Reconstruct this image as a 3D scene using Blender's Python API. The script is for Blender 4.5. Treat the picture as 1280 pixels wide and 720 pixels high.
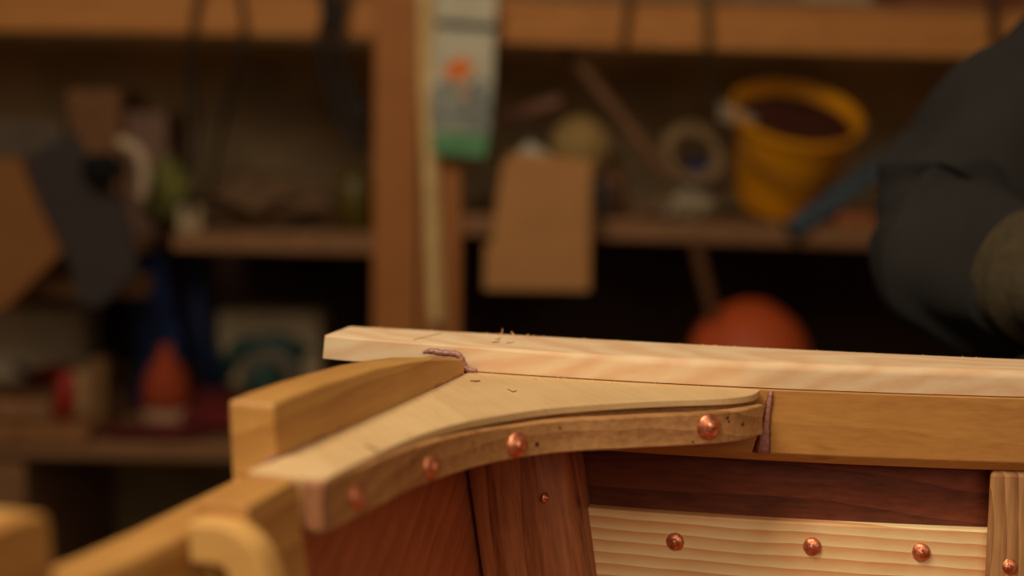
import bpy, bmesh, math, random
import numpy as np
from mathutils import Vector, Matrix, Euler
for o in list(bpy.data.objects): bpy.data.objects.remove(o)
random.seed(4)
scn = bpy.context.scene; COL = scn.collection
PI = math.pi

# ------------------------------------------------------------------ camera
FPX = 1778.0; CZ = 1.10; PITCH = math.radians(6.2); ROLL = .015
fw = Vector((0, math.cos(PITCH), -math.sin(PITCH))); up0 = Vector((0, math.sin(PITCH), math.cos(PITCH))); r0 = Vector((1, 0, 0))
RT = r0*math.cos(ROLL) + up0*math.sin(ROLL); UP = -r0*math.sin(ROLL) + up0*math.cos(ROLL)
cd = bpy.data.cameras.new('camera'); cam = bpy.data.objects.new('camera', cd); COL.objects.link(cam)
M = Matrix((RT, UP, -fw)).transposed().to_4x4(); M.translation = (0, 0, CZ); cam.matrix_world = M
cd.sensor_width = 36; cd.lens = FPX/1280*36; cd.clip_start = .02; cd.clip_end = 50
cd.dof.use_dof = True; cd.dof.focus_distance = .905; cd.dof.aperture_fstop = 2.5; cd.dof.aperture_blades = 0
scn.camera = cam
vs = scn.view_settings; vs.view_transform = 'Standard'; vs.look = 'None'; vs.gamma = 1; vs.use_curve_mapping = False; vs.exposure = -0.46
# ------------------------------------------------------------------ world, key lamp and added fills
w = bpy.data.worlds.new('world'); scn.world = w; w.use_nodes = True
w.node_tree.nodes['Background'].inputs[0].default_value = (1, .78, .5, 1); w.node_tree.nodes['Background'].inputs[1].default_value = .05
def area(name, loc, target, size, power, colr, spread=PI):
    l = bpy.data.lights.new(name, 'AREA'); l.shape = 'RECTANGLE'; l.size, l.size_y = size; l.energy = power; l.color = colr; l.spread = spread
    o = bpy.data.objects.new(name, l); COL.objects.link(o); o.location = loc
    o.rotation_euler = (Vector(target)-Vector(loc)).to_track_quat('-Z', 'Y').to_euler(); return o
area('workshop_lamp_key', (-.62, .22, 2.40), (.1, .9, .95), (.7, .5), 35, (1, .84, .68))
area('added_fill_front', (.7, -1.3, 1.7), (.1, .9, .85), (1.3, .8), 11.5, (1, .82, .64))  # added fill from behind the camera, lifts the shaded boat faces
area('added_fill_room', (-.4, -.9, 2.45), (0, 3.4, 1.0), (1.8, 1.0), 12, (1, .80, .60), math.radians(120))  # added broad fill aimed at the background, in place of room ambient
area('added_fill_shelf', (.1, 1.3, 2.35), (0, 3.0, 1.1), (1.0, .4), 1.5, (1, .78, .52))  # added unseen light that brightens the shelving

# ------------------------------------------------------------------ helpers
def srgb(r, g, b):
    f = lambda c: (c/255/12.92) if c/255 <= .04045 else ((c/255+.055)/1.055)**2.4
    return (f(r), f(g), f(b), 1)
def ray(x, y): return fw + RT*((x-640)/FPX) - UP*((y-360)/FPX)
def at(x, y, Y):                      # pixel -> place at distance Y into the room
    d = ray(x, y); return Vector((0, 0, CZ)) + d*(Y/d.y)
_d = ray(590, 465); HS = -_d.z*.948; ZS = CZ - HS          # height of the sheer of the boat
O2 = Vector((0, 0, CZ)) + _d*.948
_c = ray(330, 583); _c = Vector((0, 0, CZ)) + _c*(-HS/_c.z)
E2 = Vector((_c.x-O2.x, _c.y-O2.y, 0)).normalized(); E1 = Vector((-E2.y, E2.x, 0))
if E1.x < 0: E1 = -E1
def P(u, v, z): return O2 + E2*u + E1*v + Vector((0, 0, z))      # boat frame: u along the transom, v along the side, z above sheer
def onu(x, y, u0):
    d = ray(x, y); c = Vector((0, 0, CZ)); t = (u0 - (c-O2).dot(E2))/d.dot(E2); return c + d*t
def onz(x, y, z):
    d = ray(x, y); t = (ZS+z-CZ)/d.z; return Vector((0, 0, CZ)) + d*t
def uvz(p): r = p-O2; return r.dot(E2), r.dot(E1), p.z-ZS

class MB:
    def __init__(s): s.bm = bmesh.new(); s.org = Vector((0, 0, 0))
    def v(s, p): return s.bm.verts.new(Vector(p))
    def prism(s, a, b, cap=True):      # two matching rings
        n = len(a); A = [s.v(p) for p in a]; B = [s.v(p) for p in b]
        for i in range(n): s.bm.faces.new((A[i], A[(i+1) % n], B[(i+1) % n], B[i]))
        if cap: s.bm.faces.new(A[::-1]); s.bm.faces.new(B)
        return s
    def loft(s, rings, cap=True, closed=True):
        R = [[s.v(p) for p in r] for r in rings]; n = len(R[0])
        for j in range(len(R)-1):
            for i in range(n if closed else n-1):
                s.bm.faces.new((R[j][i], R[j][(i+1) % n], R[j+1][(i+1) % n], R[j+1][i]))
        if cap and closed: s.bm.faces.new(R[0][::-1]); s.bm.faces.new(R[-1])
        return s
    def box(s, c, size, rot=None):
        c = Vector(c); R = rot or Matrix.Identity(3); h = [x/2 for x in size]
        f = lambda x, y, z: c + R @ Vector((x*h[0], y*h[1], z*h[2]))
        return s.prism([f(-1, -1, -1), f(1, -1, -1), f(1, 1, -1), f(-1, 1, -1)], [f(-1, -1, 1), f(1, -1, 1), f(1, 1, 1), f(-1, 1, 1)])
    def tube(s, pts, rad, n=10):
        pts = [Vector(p) for p in pts]; rings = []; nrm = None
        for i, p in enumerate(pts):
            t = (pts[min(i+1, len(pts)-1)] - pts[max(i-1, 0)]).normalized()
            if nrm is None: nrm = t.orthogonal().normalized()
            nrm = (nrm - t*nrm.dot(t)).normalized(); b = t.cross(nrm)
            r = rad[i] if isinstance(rad, (list, tuple)) else rad
            rings.append([p + (nrm*math.cos(2*PI*k/n) + b*math.sin(2*PI*k/n))*r for k in range(n)])
        return s.loft(rings)
    def lathe(s, prof, c=(0, 0, 0), n=32, R=None):
        c = Vector(c); R = R or Matrix.Identity(3)
        return s.loft([[c + R @ Vector((r*math.cos(2*PI*k/n), r*math.sin(2*PI*k/n), z)) for k in range(n)] for r, z in prof])
    def build(s, name, m, parent=None, bevel=0, seg=2, smooth=False, sub=0, loc=None):
        bmesh.ops.recalc_face_normals(s.bm, faces=s.bm.faces[:])
        if parent is not None: org = parent.matrix_world.translation.copy() if parent.parent is None else parent['_o'] if '_o' in parent else parent.matrix_world.translation.copy()
        else: org = Vector(loc) if loc is not None else Vector((0, 0, 0))
        if parent is not None: org = ORG.get(parent, Vector((0, 0, 0)))
        bmesh.ops.translate(s.bm, verts=s.bm.verts[:], vec=-org)
        me = bpy.data.meshes.new(name); s.bm.to_mesh(me); s.bm.free()
        if smooth:
            for p in me.polygons: p.use_smooth = True
        o = bpy.data.objects.new(name, me); COL.objects.link(o); me.materials.append(m)
        if parent is not None: o.parent = parent
        else: o.location = org
        ORG[o] = org
        if bevel:
            b = o.modifiers.new('bevel', 'BEVEL'); b.width = bevel; b.segments = seg; b.limit_method = 'ANGLE'; b.angle_limit = math.radians(40); b.harden_normals = False
        if sub:
            b = o.modifiers.new('sub', 'SUBSURF'); b.levels = sub; b.render_levels = sub
        return o
ORG = {}
def thing(name, loc, label, cat, group=None):
    o = bpy.data.objects.new(name, None); COL.objects.link(o); o.location = loc; o.empty_display_size = .05; ORG[o] = Vector(loc)
    return tag(o, label, cat, group)
def tag(o, label=None, cat=None, group=None, kind=None):
    if label: o['label'] = label
    if cat: o['category'] = cat
    if group: o['group'] = group
    if kind: o['kind'] = kind
    return o
def spline(pts, n):                    # Catmull-Rom through points
    pts = [Vector(p) for p in pts]; out = []
    q = [2*pts[0]-pts[1]] + pts + [2*pts[-1]-pts[-2]]
    for i in range(1, len(q)-2):
        for k in range(n):
            t = k/n; a, b, c, d = q[i-1], q[i], q[i+1], q[i+2]
            out.append(.5*((2*b) + (c-a)*t + (2*a-5*b+4*c-d)*t*t + (3*b-a-3*c+d)*t**3))
    out.append(pts[-1]); return out

# ------------------------------------------------------------------ materials
def newmat(name):
    m = bpy.data.materials.new(name); m.use_nodes = True; nt = m.node_tree
    return m, nt, nt.nodes['Principled BSDF'], (lambda t: nt.nodes.new(t)), nt.links.new
def wood(name, light, dark, axis=(1, 0, 0), ring=55, streak=1.0, rough=.5, off=(0, .02, -.03), tilt=0, dist=3, specks=0, contrast=1, coat=0, stretch=14, xs=.35, profile='SAW'):
    m, nt, bs, N, L = newmat(name)
    tc = N('ShaderNodeTexCoord'); mp = N('ShaderNodeMapping'); mp.vector_type = 'POINT'
    q = Vector(axis).normalized().rotation_difference(Vector((1, 0, 0)))
    e = (Euler((0, tilt, tilt*.6)).to_quaternion() @ q).to_euler()
    mp.inputs['Rotation'].default_value = e; mp.inputs['Location'].default_value = off
    L(tc.outputs['Object'], mp.inputs[0])
    sc = N('ShaderNodeMapping'); sc.inputs['Scale'].default_value = (1/stretch, 1, 1); L(mp.outputs[0], sc.inputs[0])
    wv = N('ShaderNodeTexWave'); wv.wave_type = 'RINGS'; wv.rings_direction = 'X'; wv.wave_profile = profile
    wv.inputs['Scale'].default_value = ring; wv.inputs['Distortion'].default_value = dist; wv.inputs['Detail'].default_value = 2; wv.inputs['Detail Scale'].default_value = 1.0
    sc2 = N('ShaderNodeMapping'); sc2.inputs['Scale'].default_value = (xs, 1, 1); L(mp.outputs[0], sc2.inputs[0]); L(sc2.outputs[0], wv.inputs[0])
    n1 = N('ShaderNodeTexNoise'); n1.inputs['Scale'].default_value = 320; n1.inputs['Detail'].default_value = 4; L(sc.outputs[0], n1.inputs[0])
    n2 = N('ShaderNodeTexNoise'); n2.inputs['Scale'].default_value = 22; n2.inputs['Detail'].default_value = 3; L(mp.outputs[0], n2.inputs[0])
    r1 = N('ShaderNodeValToRGB'); L(n1.outputs['Fac'], r1.inputs[0]); r1.color_ramp.elements[0].position = .35; r1.color_ramp.elements[1].position = .68
    a = N('ShaderNodeMath'); a.operation = 'MULTIPLY'; a.inputs[1].default_value = .45*contrast; L(wv.outputs['Fac'], a.inputs[0])
    b = N('ShaderNodeMath'); b.operation = 'MULTIPLY'; b.inputs[1].default_value = .30*streak; L(r1.outputs[0], b.inputs[0])
    c = N('ShaderNodeMath'); c.operation = 'ADD'; L(a.outputs[0], c.inputs[0]); L(b.outputs[0], c.inputs[1])
    d = N('ShaderNodeMath'); d.operation = 'MULTIPLY_ADD'; d.inputs[1].default_value = .5; L(n2.outputs['Fac'], d.inputs[0]); L(c.outputs[0], d.inputs[2])
    f = N('ShaderNodeMath'); f.operation = 'SUBTRACT'; f.inputs[1].default_value = .18; f.use_clamp = True; L(d.outputs[0], f.inputs[0])
    mx = N('ShaderNodeMix'); mx.data_type = 'RGBA'; mx.inputs[6].default_value = light; mx.inputs[7].default_value = dark; L(f.outputs[0], mx.inputs[0])
    out = mx.outputs[2]
    if specks:
        vn = N('ShaderNodeTexNoise'); vn.inputs['Scale'].default_value = 75; vn.inputs['Detail'].default_value = 2; L(sc2.outputs[0], vn.inputs[0])
        vr = N('ShaderNodeValToRGB'); vr.color_ramp.elements[0].position = .66; vr.color_ramp.elements[1].position = .74; L(vn.outputs['Fac'], vr.inputs[0])
        mm = N('ShaderNodeMath'); mm.operation = 'MULTIPLY'; mm.inputs[1].default_value = specks; L(vr.outputs[0], mm.inputs[0])
        mx2 = N('ShaderNodeMix'); mx2.data_type = 'RGBA'; mx2.inputs[7].default_value = [x*.25 for x in dark[:3]]+[1]; L(mm.outputs[0], mx2.inputs[0]); L(out, mx2.inputs[6]); out = mx2.outputs[2]
    L(out, bs.inputs['Base Color']); bs.inputs['Roughness'].default_value = rough
    bp = N('ShaderNodeBump'); bp.inputs['Strength'].default_value = .25; bp.inputs['Distance'].default_value = .0006; L(n1.outputs['Fac'], bp.inputs['Height']); L(bp.outputs[0], bs.inputs['Normal'])
    bs.inputs['Specular IOR Level'].default_value = .35
    if coat: bs.inputs['Coat Weight'].default_value = coat; bs.inputs['Coat Roughness'].default_value = .3
    return m
def plain(name, col, rough=.7, var=.25, scale=30, metal=0, bump=0, col2=None, spec=.3):
    m, nt, bs, N, L = newmat(name)
    tc = N('ShaderNodeTexCoord'); n = N('ShaderNodeTexNoise'); n.inputs['Scale'].default_value = scale; n.inputs['Detail'].default_value = 4; L(tc.outputs['Object'], n.inputs[0])
    rr = N('ShaderNodeValToRGB'); rr.color_ramp.elements[0].position = .3; rr.color_ramp.elements[1].position = .7; L(n.outputs['Fac'], rr.inputs[0])
    mx = N('ShaderNodeMix'); mx.data_type = 'RGBA'; mx.inputs[6].default_value = [c*(1-var) for c in col[:3]]+[1]; mx.inputs[7].default_value = col2 or [min(1, c*(1+var)) for c in col[:3]]+[1]
    L(rr.outputs[0], mx.inputs[0]); L(mx.outputs[2], bs.inputs['Base Color']); bs.inputs['Roughness'].default_value = rough; bs.inputs['Metallic'].default_value = metal
    bs.inputs['Specular IOR Level'].default_value = spec
    if bump:
        bp = N('ShaderNodeBump'); bp.inputs['Strength'].default_value = .6; bp.inputs['Distance'].default_value = bump; L(n.outputs['Fac'], bp.inputs['Height']); L(bp.outputs[0], bs.inputs['Normal'])
    return m
aT, aS = tuple(E2), tuple(E1)
W_board = wood('pale_larch', srgb(228, 202, 158), srgb(204, 144, 94), aS, ring=24, streak=.35, rough=.8, off=(0, .0, .02), tilt=.22, dist=4.5, contrast=.75, xs=.8, profile='SIN')
W_knee = wood('honey_oak', srgb(220, 188, 134), srgb(176, 134, 80), (aT[0]*.75+aS[0]*.6, aT[1]*.75+aS[1]*.6, 0), ring=10, streak=.5, specks=.35, rough=.65, contrast=.35, dist=1)
W_mould = wood('oak_strip', srgb(205, 156, 98), srgb(140, 88, 44), aS, ring=26, streak=1.2, specks=.55, rough=.5)
W_inw = wood('inwale_oak', srgb(196, 142, 72), srgb(146, 94, 38), aS, ring=14, streak=.8, specks=.25, rough=.45, contrast=.45)
W_rail = wood('transom_oak', srgb(204, 156, 84), srgb(150, 92, 36), aT, ring=16, streak=.7, rough=.45)
W_pad = wood('pad_mahogany', srgb(170, 100, 48), srgb(118, 60, 24), (0, 0, 1), ring=18, streak=.8, rough=.5)
W_red = wood('red_mahogany', srgb(196, 112, 66), srgb(128, 58, 30), (aT[0]*.8, aT[1]*.8, -.5), ring=22, streak=1, rough=.5, contrast=.55)
W_dark = wood('dark_mahogany', srgb(128, 64, 36), srgb(62, 24, 12), aS, ring=16, streak=1.1, rough=.5)
W_post = wood('post_mahogany', srgb(196, 122, 74), srgb(116, 58, 30), (.15, 0, -1), ring=20, streak=1.5, specks=.5, rough=.45)
W_pine = wood('striped_pine', srgb(255, 232, 172), srgb(216, 136, 66), aS, ring=40, streak=.3, rough=.5, off=(0, .05, 1.2), dist=1.6, contrast=1.6)
W_rib = wood('grey_oak_rib', srgb(206, 156, 98), srgb(136, 90, 50), (0, 0, 1), ring=45, streak=1.2, rough=.5, contrast=1.3)
W_bg = wood('construction_softwood', srgb(196, 134, 66), srgb(150, 88, 32), (1, 0, 0), ring=8, streak=.7, rough=.7)
W_bgv = wood('upright_softwood', srgb(178, 114, 54), srgb(130, 76, 28), (0, 0, 1), ring=8, streak=.7, rough=.7)
W_old = wood('weathered_board', srgb(150, 108, 68), srgb(96, 62, 36), (1, 0, 0), ring=10, streak=1, rough=.8)
M_seal = plain('sealant', srgb(158, 108, 92), rough=.35, var=.2, scale=300, bump=.0008, spec=.5)
M_smear = plain('sealant_smear', srgb(164, 110, 94), rough=.5, var=.25, scale=400, bump=.001, spec=.5)
def copper():
    m, nt, bs, N, L = newmat('copper')
    tc = N('ShaderNodeTexCoord'); n = N('ShaderNodeTexNoise'); n.inputs['Scale'].default_value = 260; n.inputs['Detail'].default_value = 3; L(tc.outputs['Object'], n.inputs[0])
    r = N('ShaderNodeValToRGB'); r.color_ramp.elements[0].position = .35; r.color_ramp.elements[0].color = srgb(196, 108, 74); r.color_ramp.elements[1].position = .7; r.color_ramp.elements[1].color = srgb(244, 168, 124)
    L(n.outputs['Fac'], r.inputs[0]); L(r.outputs[0], bs.inputs['Base Color']); bs.inputs['Metallic'].default_value = .8; bs.inputs['Roughness'].default_value = .42
    bp = N('ShaderNodeBump'); bp.inputs['Strength'].default_value = .5; bp.inputs['Distance'].default_value = .0005; L(n.outputs['Fac'], bp.inputs['Height']); L(bp.outputs[0], bs.inputs['Normal']); return m
M_cop = copper()
M_line = plain('pencil_mark', srgb(96, 78, 56), rough=.8, var=.1)

# ------------------------------------------------------------------ room
M_wall = plain('rough_plaster', srgb(190, 164, 122), rough=.9, var=.3, scale=4, bump=.004)
M_floor = plain('concrete', srgb(90, 84, 74), rough=.9, scale=6)
def room_slab(name, c, s, m):
    o = MB().box(c, s).build(name, m); tag(o, kind='structure'); return o
X0, X1, Y0, Y1, H = -2.6, 2.6, -2.4, 3.50, 2.7
room_slab('floor', (0, (Y0+Y1)/2, -.05), (X1-X0+.2, Y1-Y0+.2, .1), M_floor)
room_slab('ceiling', (0, (Y0+Y1)/2, H+.05), (X1-X0+.2, Y1-Y0+.2, .1), M_wall)
room_slab('wall_back', (0, Y1+.05, H/2), (X1-X0+.2, .1, H), M_wall)
room_slab('wall_front', (0, Y0-.05, H/2), (X1-X0+.2, .1, H), M_wall)
room_slab('wall_left', (X0-.05, (Y0+Y1)/2, H/2), (.1, Y1-Y0, H), M_wall)
room_slab('wall_right', (X1+.05, (Y0+Y1)/2, H/2), (.1, Y1-Y0, H), M_wall)

# ------------------------------------------------------------------ boat
FL = .15                                                 # rake of the transom inner face
UB = np.polyfit([-.115, 0, .096, .189, .269, .348, .6, .8], [-.010, 0, -.0065, -.0145, -.0285, -.046, -.13, -.22], 3)
def U(v): return float(np.polyval(UB, v)) - float(np.polyval(UB, 0))
boat = thing('wooden_boat', P(.1, .2, -.55), 'varnished clinker boat corner with quarter knee, copper rivets and mahogany planking', 'boat')
# transom: profile in (u, z), extruded across v with rake
cheek = [(.008, .0100), (.02, .0112), (.05, .0155), (.074, .0190), (.11, .0225), (.15, .0254), (.19, .0268), (.222, .0276), (.255, .0276), (.2735, .0268), (.275, .0255)]
notch = [(.275, -.0125), (.32, -.0135), (.36, -.0145), (.40, -.0145), (.449, -.0130)]
cheek2 = [(.449, .0150), (.452, .0180), (.47, .0195), (.52, .0195), (.60, .017), (.68, .010), (.73, .004)]
prof = cheek+notch+cheek2+[(.73, -.038), (.008, -.038)]
def tv(v, z): return v - FL*min(z, 0)
m = MB(); m.prism([P(u, tv(-.028, z), z) for u, z in prof], [P(u, tv(-.003, z), z) for u, z in prof])
m.build('transom_rail', W_rail, boat, bevel=.0022, seg=3)
m = MB(); pts = [(-.0, -.0385), (.73, -.0385), (.70, -.2), (.60, -.34), (.44, -.42), (.28, -.42), (.13, -.34), (.02, -.2)]
m.prism([P(u, tv(-.026, z), z) for u, z in pts], [P(u, tv(-.004, z), z) for u, z in pts]); tr = m.build('transom_panel', W_red, boat, bevel=.001)
# pad standing on the inner face, rounded top corner toward the notch
pad = [(.302, -.0015), (.349, -.0030), (.349, -.12), (.302, -.12)]
m = MB(); m.prism([P(u, tv(-.003, z)+.0002, z) for u, z in pad], [P(u, tv(.0222, z), z) for u, z in pad])
m.build('transom_pad', W_rail, boat, bevel=.0012, seg=3)
cl_ = spline([Vector((a, 0, b)) for a, b in ((-.004, -.0140), (.004, -.0135), (.012, -.0140), (.0195, -.0180), (.0245, -.0270), (.0290, -.0400), (.0345, -.0570), (.0430, -.0850), (.0530, -.1200))], 5)
def band(uu):
    L_, R_ = [], []
    for i, p in enumerate(cl_):
        t = (cl_[min(i+1, len(cl_)-1)]-cl_[max(i-1, 0)]).normalized(); n_ = Vector((t.z, 0, -t.x))
        L_.append(P(uu, p.x+.007+n_.x*.009, p.z-.003+n_.z*.009)); R_.append(P(uu, p.x+.007-n_.x*.009, p.z-.003-n_.z*.009))
    return L_+R_[::-1]
MB().prism(band(.3492), band(.3640)).build('curved_bracket', wood('bracket_oak', srgb(224, 176, 100), srgb(180, 126, 60), aT, ring=12, streak=.4, contrast=.3, rough=.6), boat, bevel=.003, seg=3)
# quarter knee
kfront = [(.3015, .0270), (.2990, .0392), (.2474, .0402), (.215, .0418), (.1838, .0458), (.1521, .0550), (.1246, .0690), (.1030, .0830), (.0830, .1020), (.0650, .1230), (.0480, .1460), (.0300, .1740), (.0110, .1895), (-.0095, .1925)]
kc = [uvz(p)[:2] for p in spline([P(u, v, 0) for u, v in kfront[1:]], 6)]
def inset(line, d):
    out = []
    for i, (u, v) in enumerate(line):
        a = line[max(i-1, 0)]; b = line[min(i+1, len(line)-1)]; t = Vector((b[0]-a[0], b[1]-a[1])).normalized()
        n = Vector((-t.y, t.x));   # offset towards the hull
        if n.dot(Vector((-1, -1))) < 0: n = -n
        out.append((u+n.x*d, v+n.y*d))
    return out
back = [(U(v)+.0002, v) for v in np.linspace(.188, 0, 14)] + [(.0, -.0028), (.3015, -.0028)]
def kprism(m, d, z0, z1):
    f = [kfront[0]] + inset(kc, d)
    ring = f[:1] + f[1:] + back[1:]
    m.prism([P(u, v, z0) for u, v in ring], [P(u, v, z1) for u, v in ring])
m = MB(); kprism(m, .0022, -.0048, 0); m.build('quarter_knee', W_knee, boat, bevel=.0009, seg=2)
m = MB(); kprism(m, .0065, -.0252, -.0049); m.build('knee_core', W_mould, boat)
# laminated strip along the front of the knee
bot = [uvz(onz(x, y, -.026)) for x, y in ((402, 666), (472, 633), (543, 600), (590, 585), (638, 574), (702, 566), (796, 563), (890, 558), (949, 548))]
fs = [(.3000, .0372), (.2483, .0403), (.215, .0425), (.1877, .0468), (.1546, .0562), (.1263, .0695), (.0996, .0916), (.0800, .1180), (.0640, .1400), (.0470, .1640), (.0290, .1830), (.0040, .1945)]
fc = [uvz(p)[:2] for p in spline([P(u, v, 0) for u, v in fs], 6)]; fb = inset(fc, .008)
rings = []; n = len(fc)
for i in range(n):
    t = i/(n-1); zt = -.0016 - .0052*min(1, t*2.2); zb = -.0262
    (u, v), (ub, vb) = fc[i], fb[i]
    rings.append([P(u, v, zb), P(u, v, zt), P(ub, vb, zt), P(ub, vb, zb)])
m = MB(); m.loft(rings); m.build('laminated_strip', W_mould, boat, bevel=.0011, seg=2)
def stripside(name, mat, v0, v1, off, th, zt, zb, flare=0, parent=boat, bevel=.0015, n=40, seg=2, cham=0):
    rings = []
    for i in range(n+1):
        v = v0+(v1-v0)*i/n; u = U(v)+off
        if cham: rings.append([P(u-cham*.9, v, zb), P(u, v, zb+cham), P(u, v, zt), P(u-th, v, zt), P(u-th, v, zb)])
        else: rings.append([P(u+flare*-zb, v, zb), P(u+flare*-zt, v, zt), P(u-th+flare*-zt, v, zt), P(u-th+flare*-zb, v, zb)])
    return MB().loft(rings).build(name, mat, parent, bevel=bevel, seg=seg)
stripside('inwale', W_inw, -.002, .85, 0, .022, -.0002, -.0475, cham=.0065, bevel=.0008)
stripside('sheer_strake', W_dark, -.028, .85, -.0222, .010, -.0004, -.105, flare=.03, bevel=.0006)
stripside('pine_strake', W_pine, .03, .85, -.012, .010, -.0875, -.21, flare=.03, bevel=.0012)
stripside('lower_strake', W_red, .03, .85, -.003, .010, -.20, -.32, flare=.10)
stripside('bilge_strake', W_red, .05, .85, .012, .010, -.31, -.42, flare=.14)
rings = []
for i in range(31):
    v = .05+.80*i/30; u = U(v)+.012+.14*.41; rings.append([P(u, v, -.408), P(.30, v, -.452), P(.30, v, -.460), P(u-.006, v, -.420)])
MB().loft(rings).build('bottom_plank', W_red, boat, bevel=.001)
# corner post
def pp(u, v, z): return P(u, v - .165*z, z)
zt, zb = -.0256, -.36
ring = lambda z: [pp(.030, -.0025, z), pp(.0345, .018, z), pp(.0300, .046, z), pp(.0215, .0640, z), pp(-.020, .0645, z), pp(-.020, -.0025, z)]
MB().loft([ring(zt+(zb-zt)*i/6) for i in range(7)]).build('corner_post', W_post, boat, bevel=.004, seg=3)
# ribs
for v0, vw in ((.3305, .036), (.62, .036)):
    rg = lambda z: [P(U(v0)-.0055 - .02*z*0, v0, z), P(U(v0+vw)-.0055, v0+vw, z), P(U(v0+vw)-.021, v0+vw, z), P(U(v0)-.021, v0, z)]
    r_ = []
    for z in (-.0478, -.085, -.16, -.25, -.38):
        r_.append([q + E2*(-z*.05) for q in rg(z)])
    MB().loft(r_).build('rib', W_rib, boat, bevel=.003, seg=3)
# rivets
def lathe_rivet():
    return [(.0001, 0), (.0074, 0), (.0076, .0006), (.0071, .0016), (.0058, .0028), (.0040, .0036), (.0030, .0040), (.0026, .0050), (.0017, .0056), (.0003, .0057)]
def rivet(pos, nrm, s=1.0, sx=1.0):
    R = nrm.to_track_quat('Z', 'Y').to_matrix()
    m = MB(); m.lathe([(r*s, z*s) for r, z in lathe_rivet()], pos, 28, R)
    k = random.uniform(.0003, .0008)
    for v in m.bm.verts: v.co += Vector((random.uniform(-1, 1), random.uniform(-1, 1), random.uniform(-1, 1)))*.00022
    o = m.build('copper_rivet', M_cop, boat, smooth=True); return o
def on_strip(x, y):
    d = ray(x, y); best = None
    for i in range(len(fc)-1):
        a = P(fc[i][0], fc[i][1], 0); b = P(fc[i+1][0], fc[i+1][1], 0); t = (b-a).normalized(); nn = Vector((t.y, -t.x, 0))
        if nn.dot(E1+E2) < 0: nn = -nn
        c0 = Vector((0, 0, CZ)); k = (a-c0).dot(nn)/d.dot(nn); p = c0+d*k
        s = (p-a).dot(t)/(b-a).length
        if -.1 <= s <= 1.1: best = (p, nn)
    return best
for x, y, s in ((446, 621, .86), (538, 584, .92), (646, 556, 1.0), (886, 533, 1.06)):
    b = on_strip(x, y)
    if b: rivet(b[0]-b[1]*.0004, b[1], s)
def on_side(x, y, off):
    u = -.02
    for _ in range(8):
        p = onu(x, y, u); uu, vv, zz = uvz(p); u = U(vv)+off-.03*zz
    return p
for x, y in ((844, 677), (1015, 683), (1151, 690)):
    rivet(on_side(x, y, -.0123), (E2+Vector((0, 0, .03))).normalized(), .80)
def on_rib(x, y):
    u = -.04
    for _ in range(8):
        p = onu(x, y, u); uu, vv, zz = uvz(p); u = U(.35)-.0058-.05*zz
    return p
rivet(on_rib(1260, 708), E2, .78)
rivet(onu(681, 622, .0302), (E2*.4+E1*.9).normalized(), .46)
# sealant: foot of the cheek, knee end, knee tip, and squeeze-out against the pale board
m = MB(); path = [P(.285-.27*i/40, -.0026+random.uniform(-.0003, .0004), .0003+random.uniform(-.0004, .0004)) for i in range(41)]
m.tube(path, [.0011+random.uniform(0, .0009) for _ in path], 8); m.build('sealant_seam', M_smear, boat, smooth=True)
m = MB()
ls = []
for i in range(13):
    t = i/12; z = -.001-.040*t; w_ = .0016+.0034*t**2+random.uniform(-.0003, .0003); vv = .1965-.0038*t
    ls.append([P(U(.19)+.0008, vv-w_-.002*t, z), P(U(.19)+.0014+.0010*t, vv-w_*.4, z), P(U(.19)+.0012+.0008*t, vv+w_*.4, z), P(U(.19)+.0004, vv+w_, z)])
m.loft(ls); m.build('sealant_patch', M_smear, boat, smooth=True)
m = MB(); ls = []
for i in range(9):
    t = i/8; z = -.0015-.025*t; ls.append([P(.3019, .0262, z), P(.3026, .0290, z), P(.3018, .0345, z), P(.3000, .0378, z), P(.2985, .033, z)])
m.loft(ls); m.build('sealant_patch', plain('smeared_end', srgb(164, 112, 74), rough=.6, var=.15, scale=200), boat, smooth=True)

# ------------------------------------------------------------------ pale board on top of the side
PB = np.polyfit([-.115, -.05, 0, .05, .096, .189, .269, .348, .6, .8], [-.0110, -.004, -.0005, -.0015, -.0060, -.0140, -.0285, -.0460, -.13, -.22], 4)
def UP_(v): return float(np.polyval(PB, v))
BKP = np.polyfit([-.115, .13, .348, .6, .8], [-.0612, -.0765, -.0946, -.165, -.262], 3)
def BK(v): return float(np.polyval(BKP, v))
bd = thing('timber_board', P(UP_(.3), .3, 0), 'long pale sawn timber board lying along the top edge of the boat', 'timber board')
rings = []; nb = 70
for i in range(nb+1):
    v = -.1145 + (.80+.1145)*i/nb
    uf = UP_(v); wd = uf - BK(v); k = min(1, max(0, (v-.0)/.12)); r = .0012+.0042*k; th = .0166
    dv = .0016 if i == 0 else 0
    sec = [(uf, 0.0004), *[(uf-r*(1-math.cos(a_)), th-r*(1-math.sin(a_))) for a_ in [PI/2*q_/7 for q_ in range(8)]], (uf-wd+.001, th), (uf-wd, th-.001), (uf-wd, .0004)]
    rings.append([P(u, v+dv*(z/th)-(0.0035*(uf-u)/wd if i == 0 else 0), z) for u, z in sec])
MB().loft(rings).build('board', W_board, bd)
for c_ in bd.children:
    if c_.name.startswith('board'):
        for p_ in c_.data.polygons: p_.use_smooth = True
        c_.data.set_sharp_from_angle(angle=math.radians(35))
def mark(a, b, wd, z=.01665):
    pa = onz(*a, z); pb = onz(*b, z); t = (pb-pa).normalized(); n_ = Vector((-t.y, t.x, 0))*wd/2; h = Vector((0, 0, .00015))
    return MB().prism([pa-n_, pa+n_, pb+n_, pb-n_], [pa-n_+h, pa+n_+h, pb+n_+h, pb-n_+h])
tag(mark((553, 416), (517, 425), .0007).build('pencil_line', M_line, bd))
m = MB()
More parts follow.
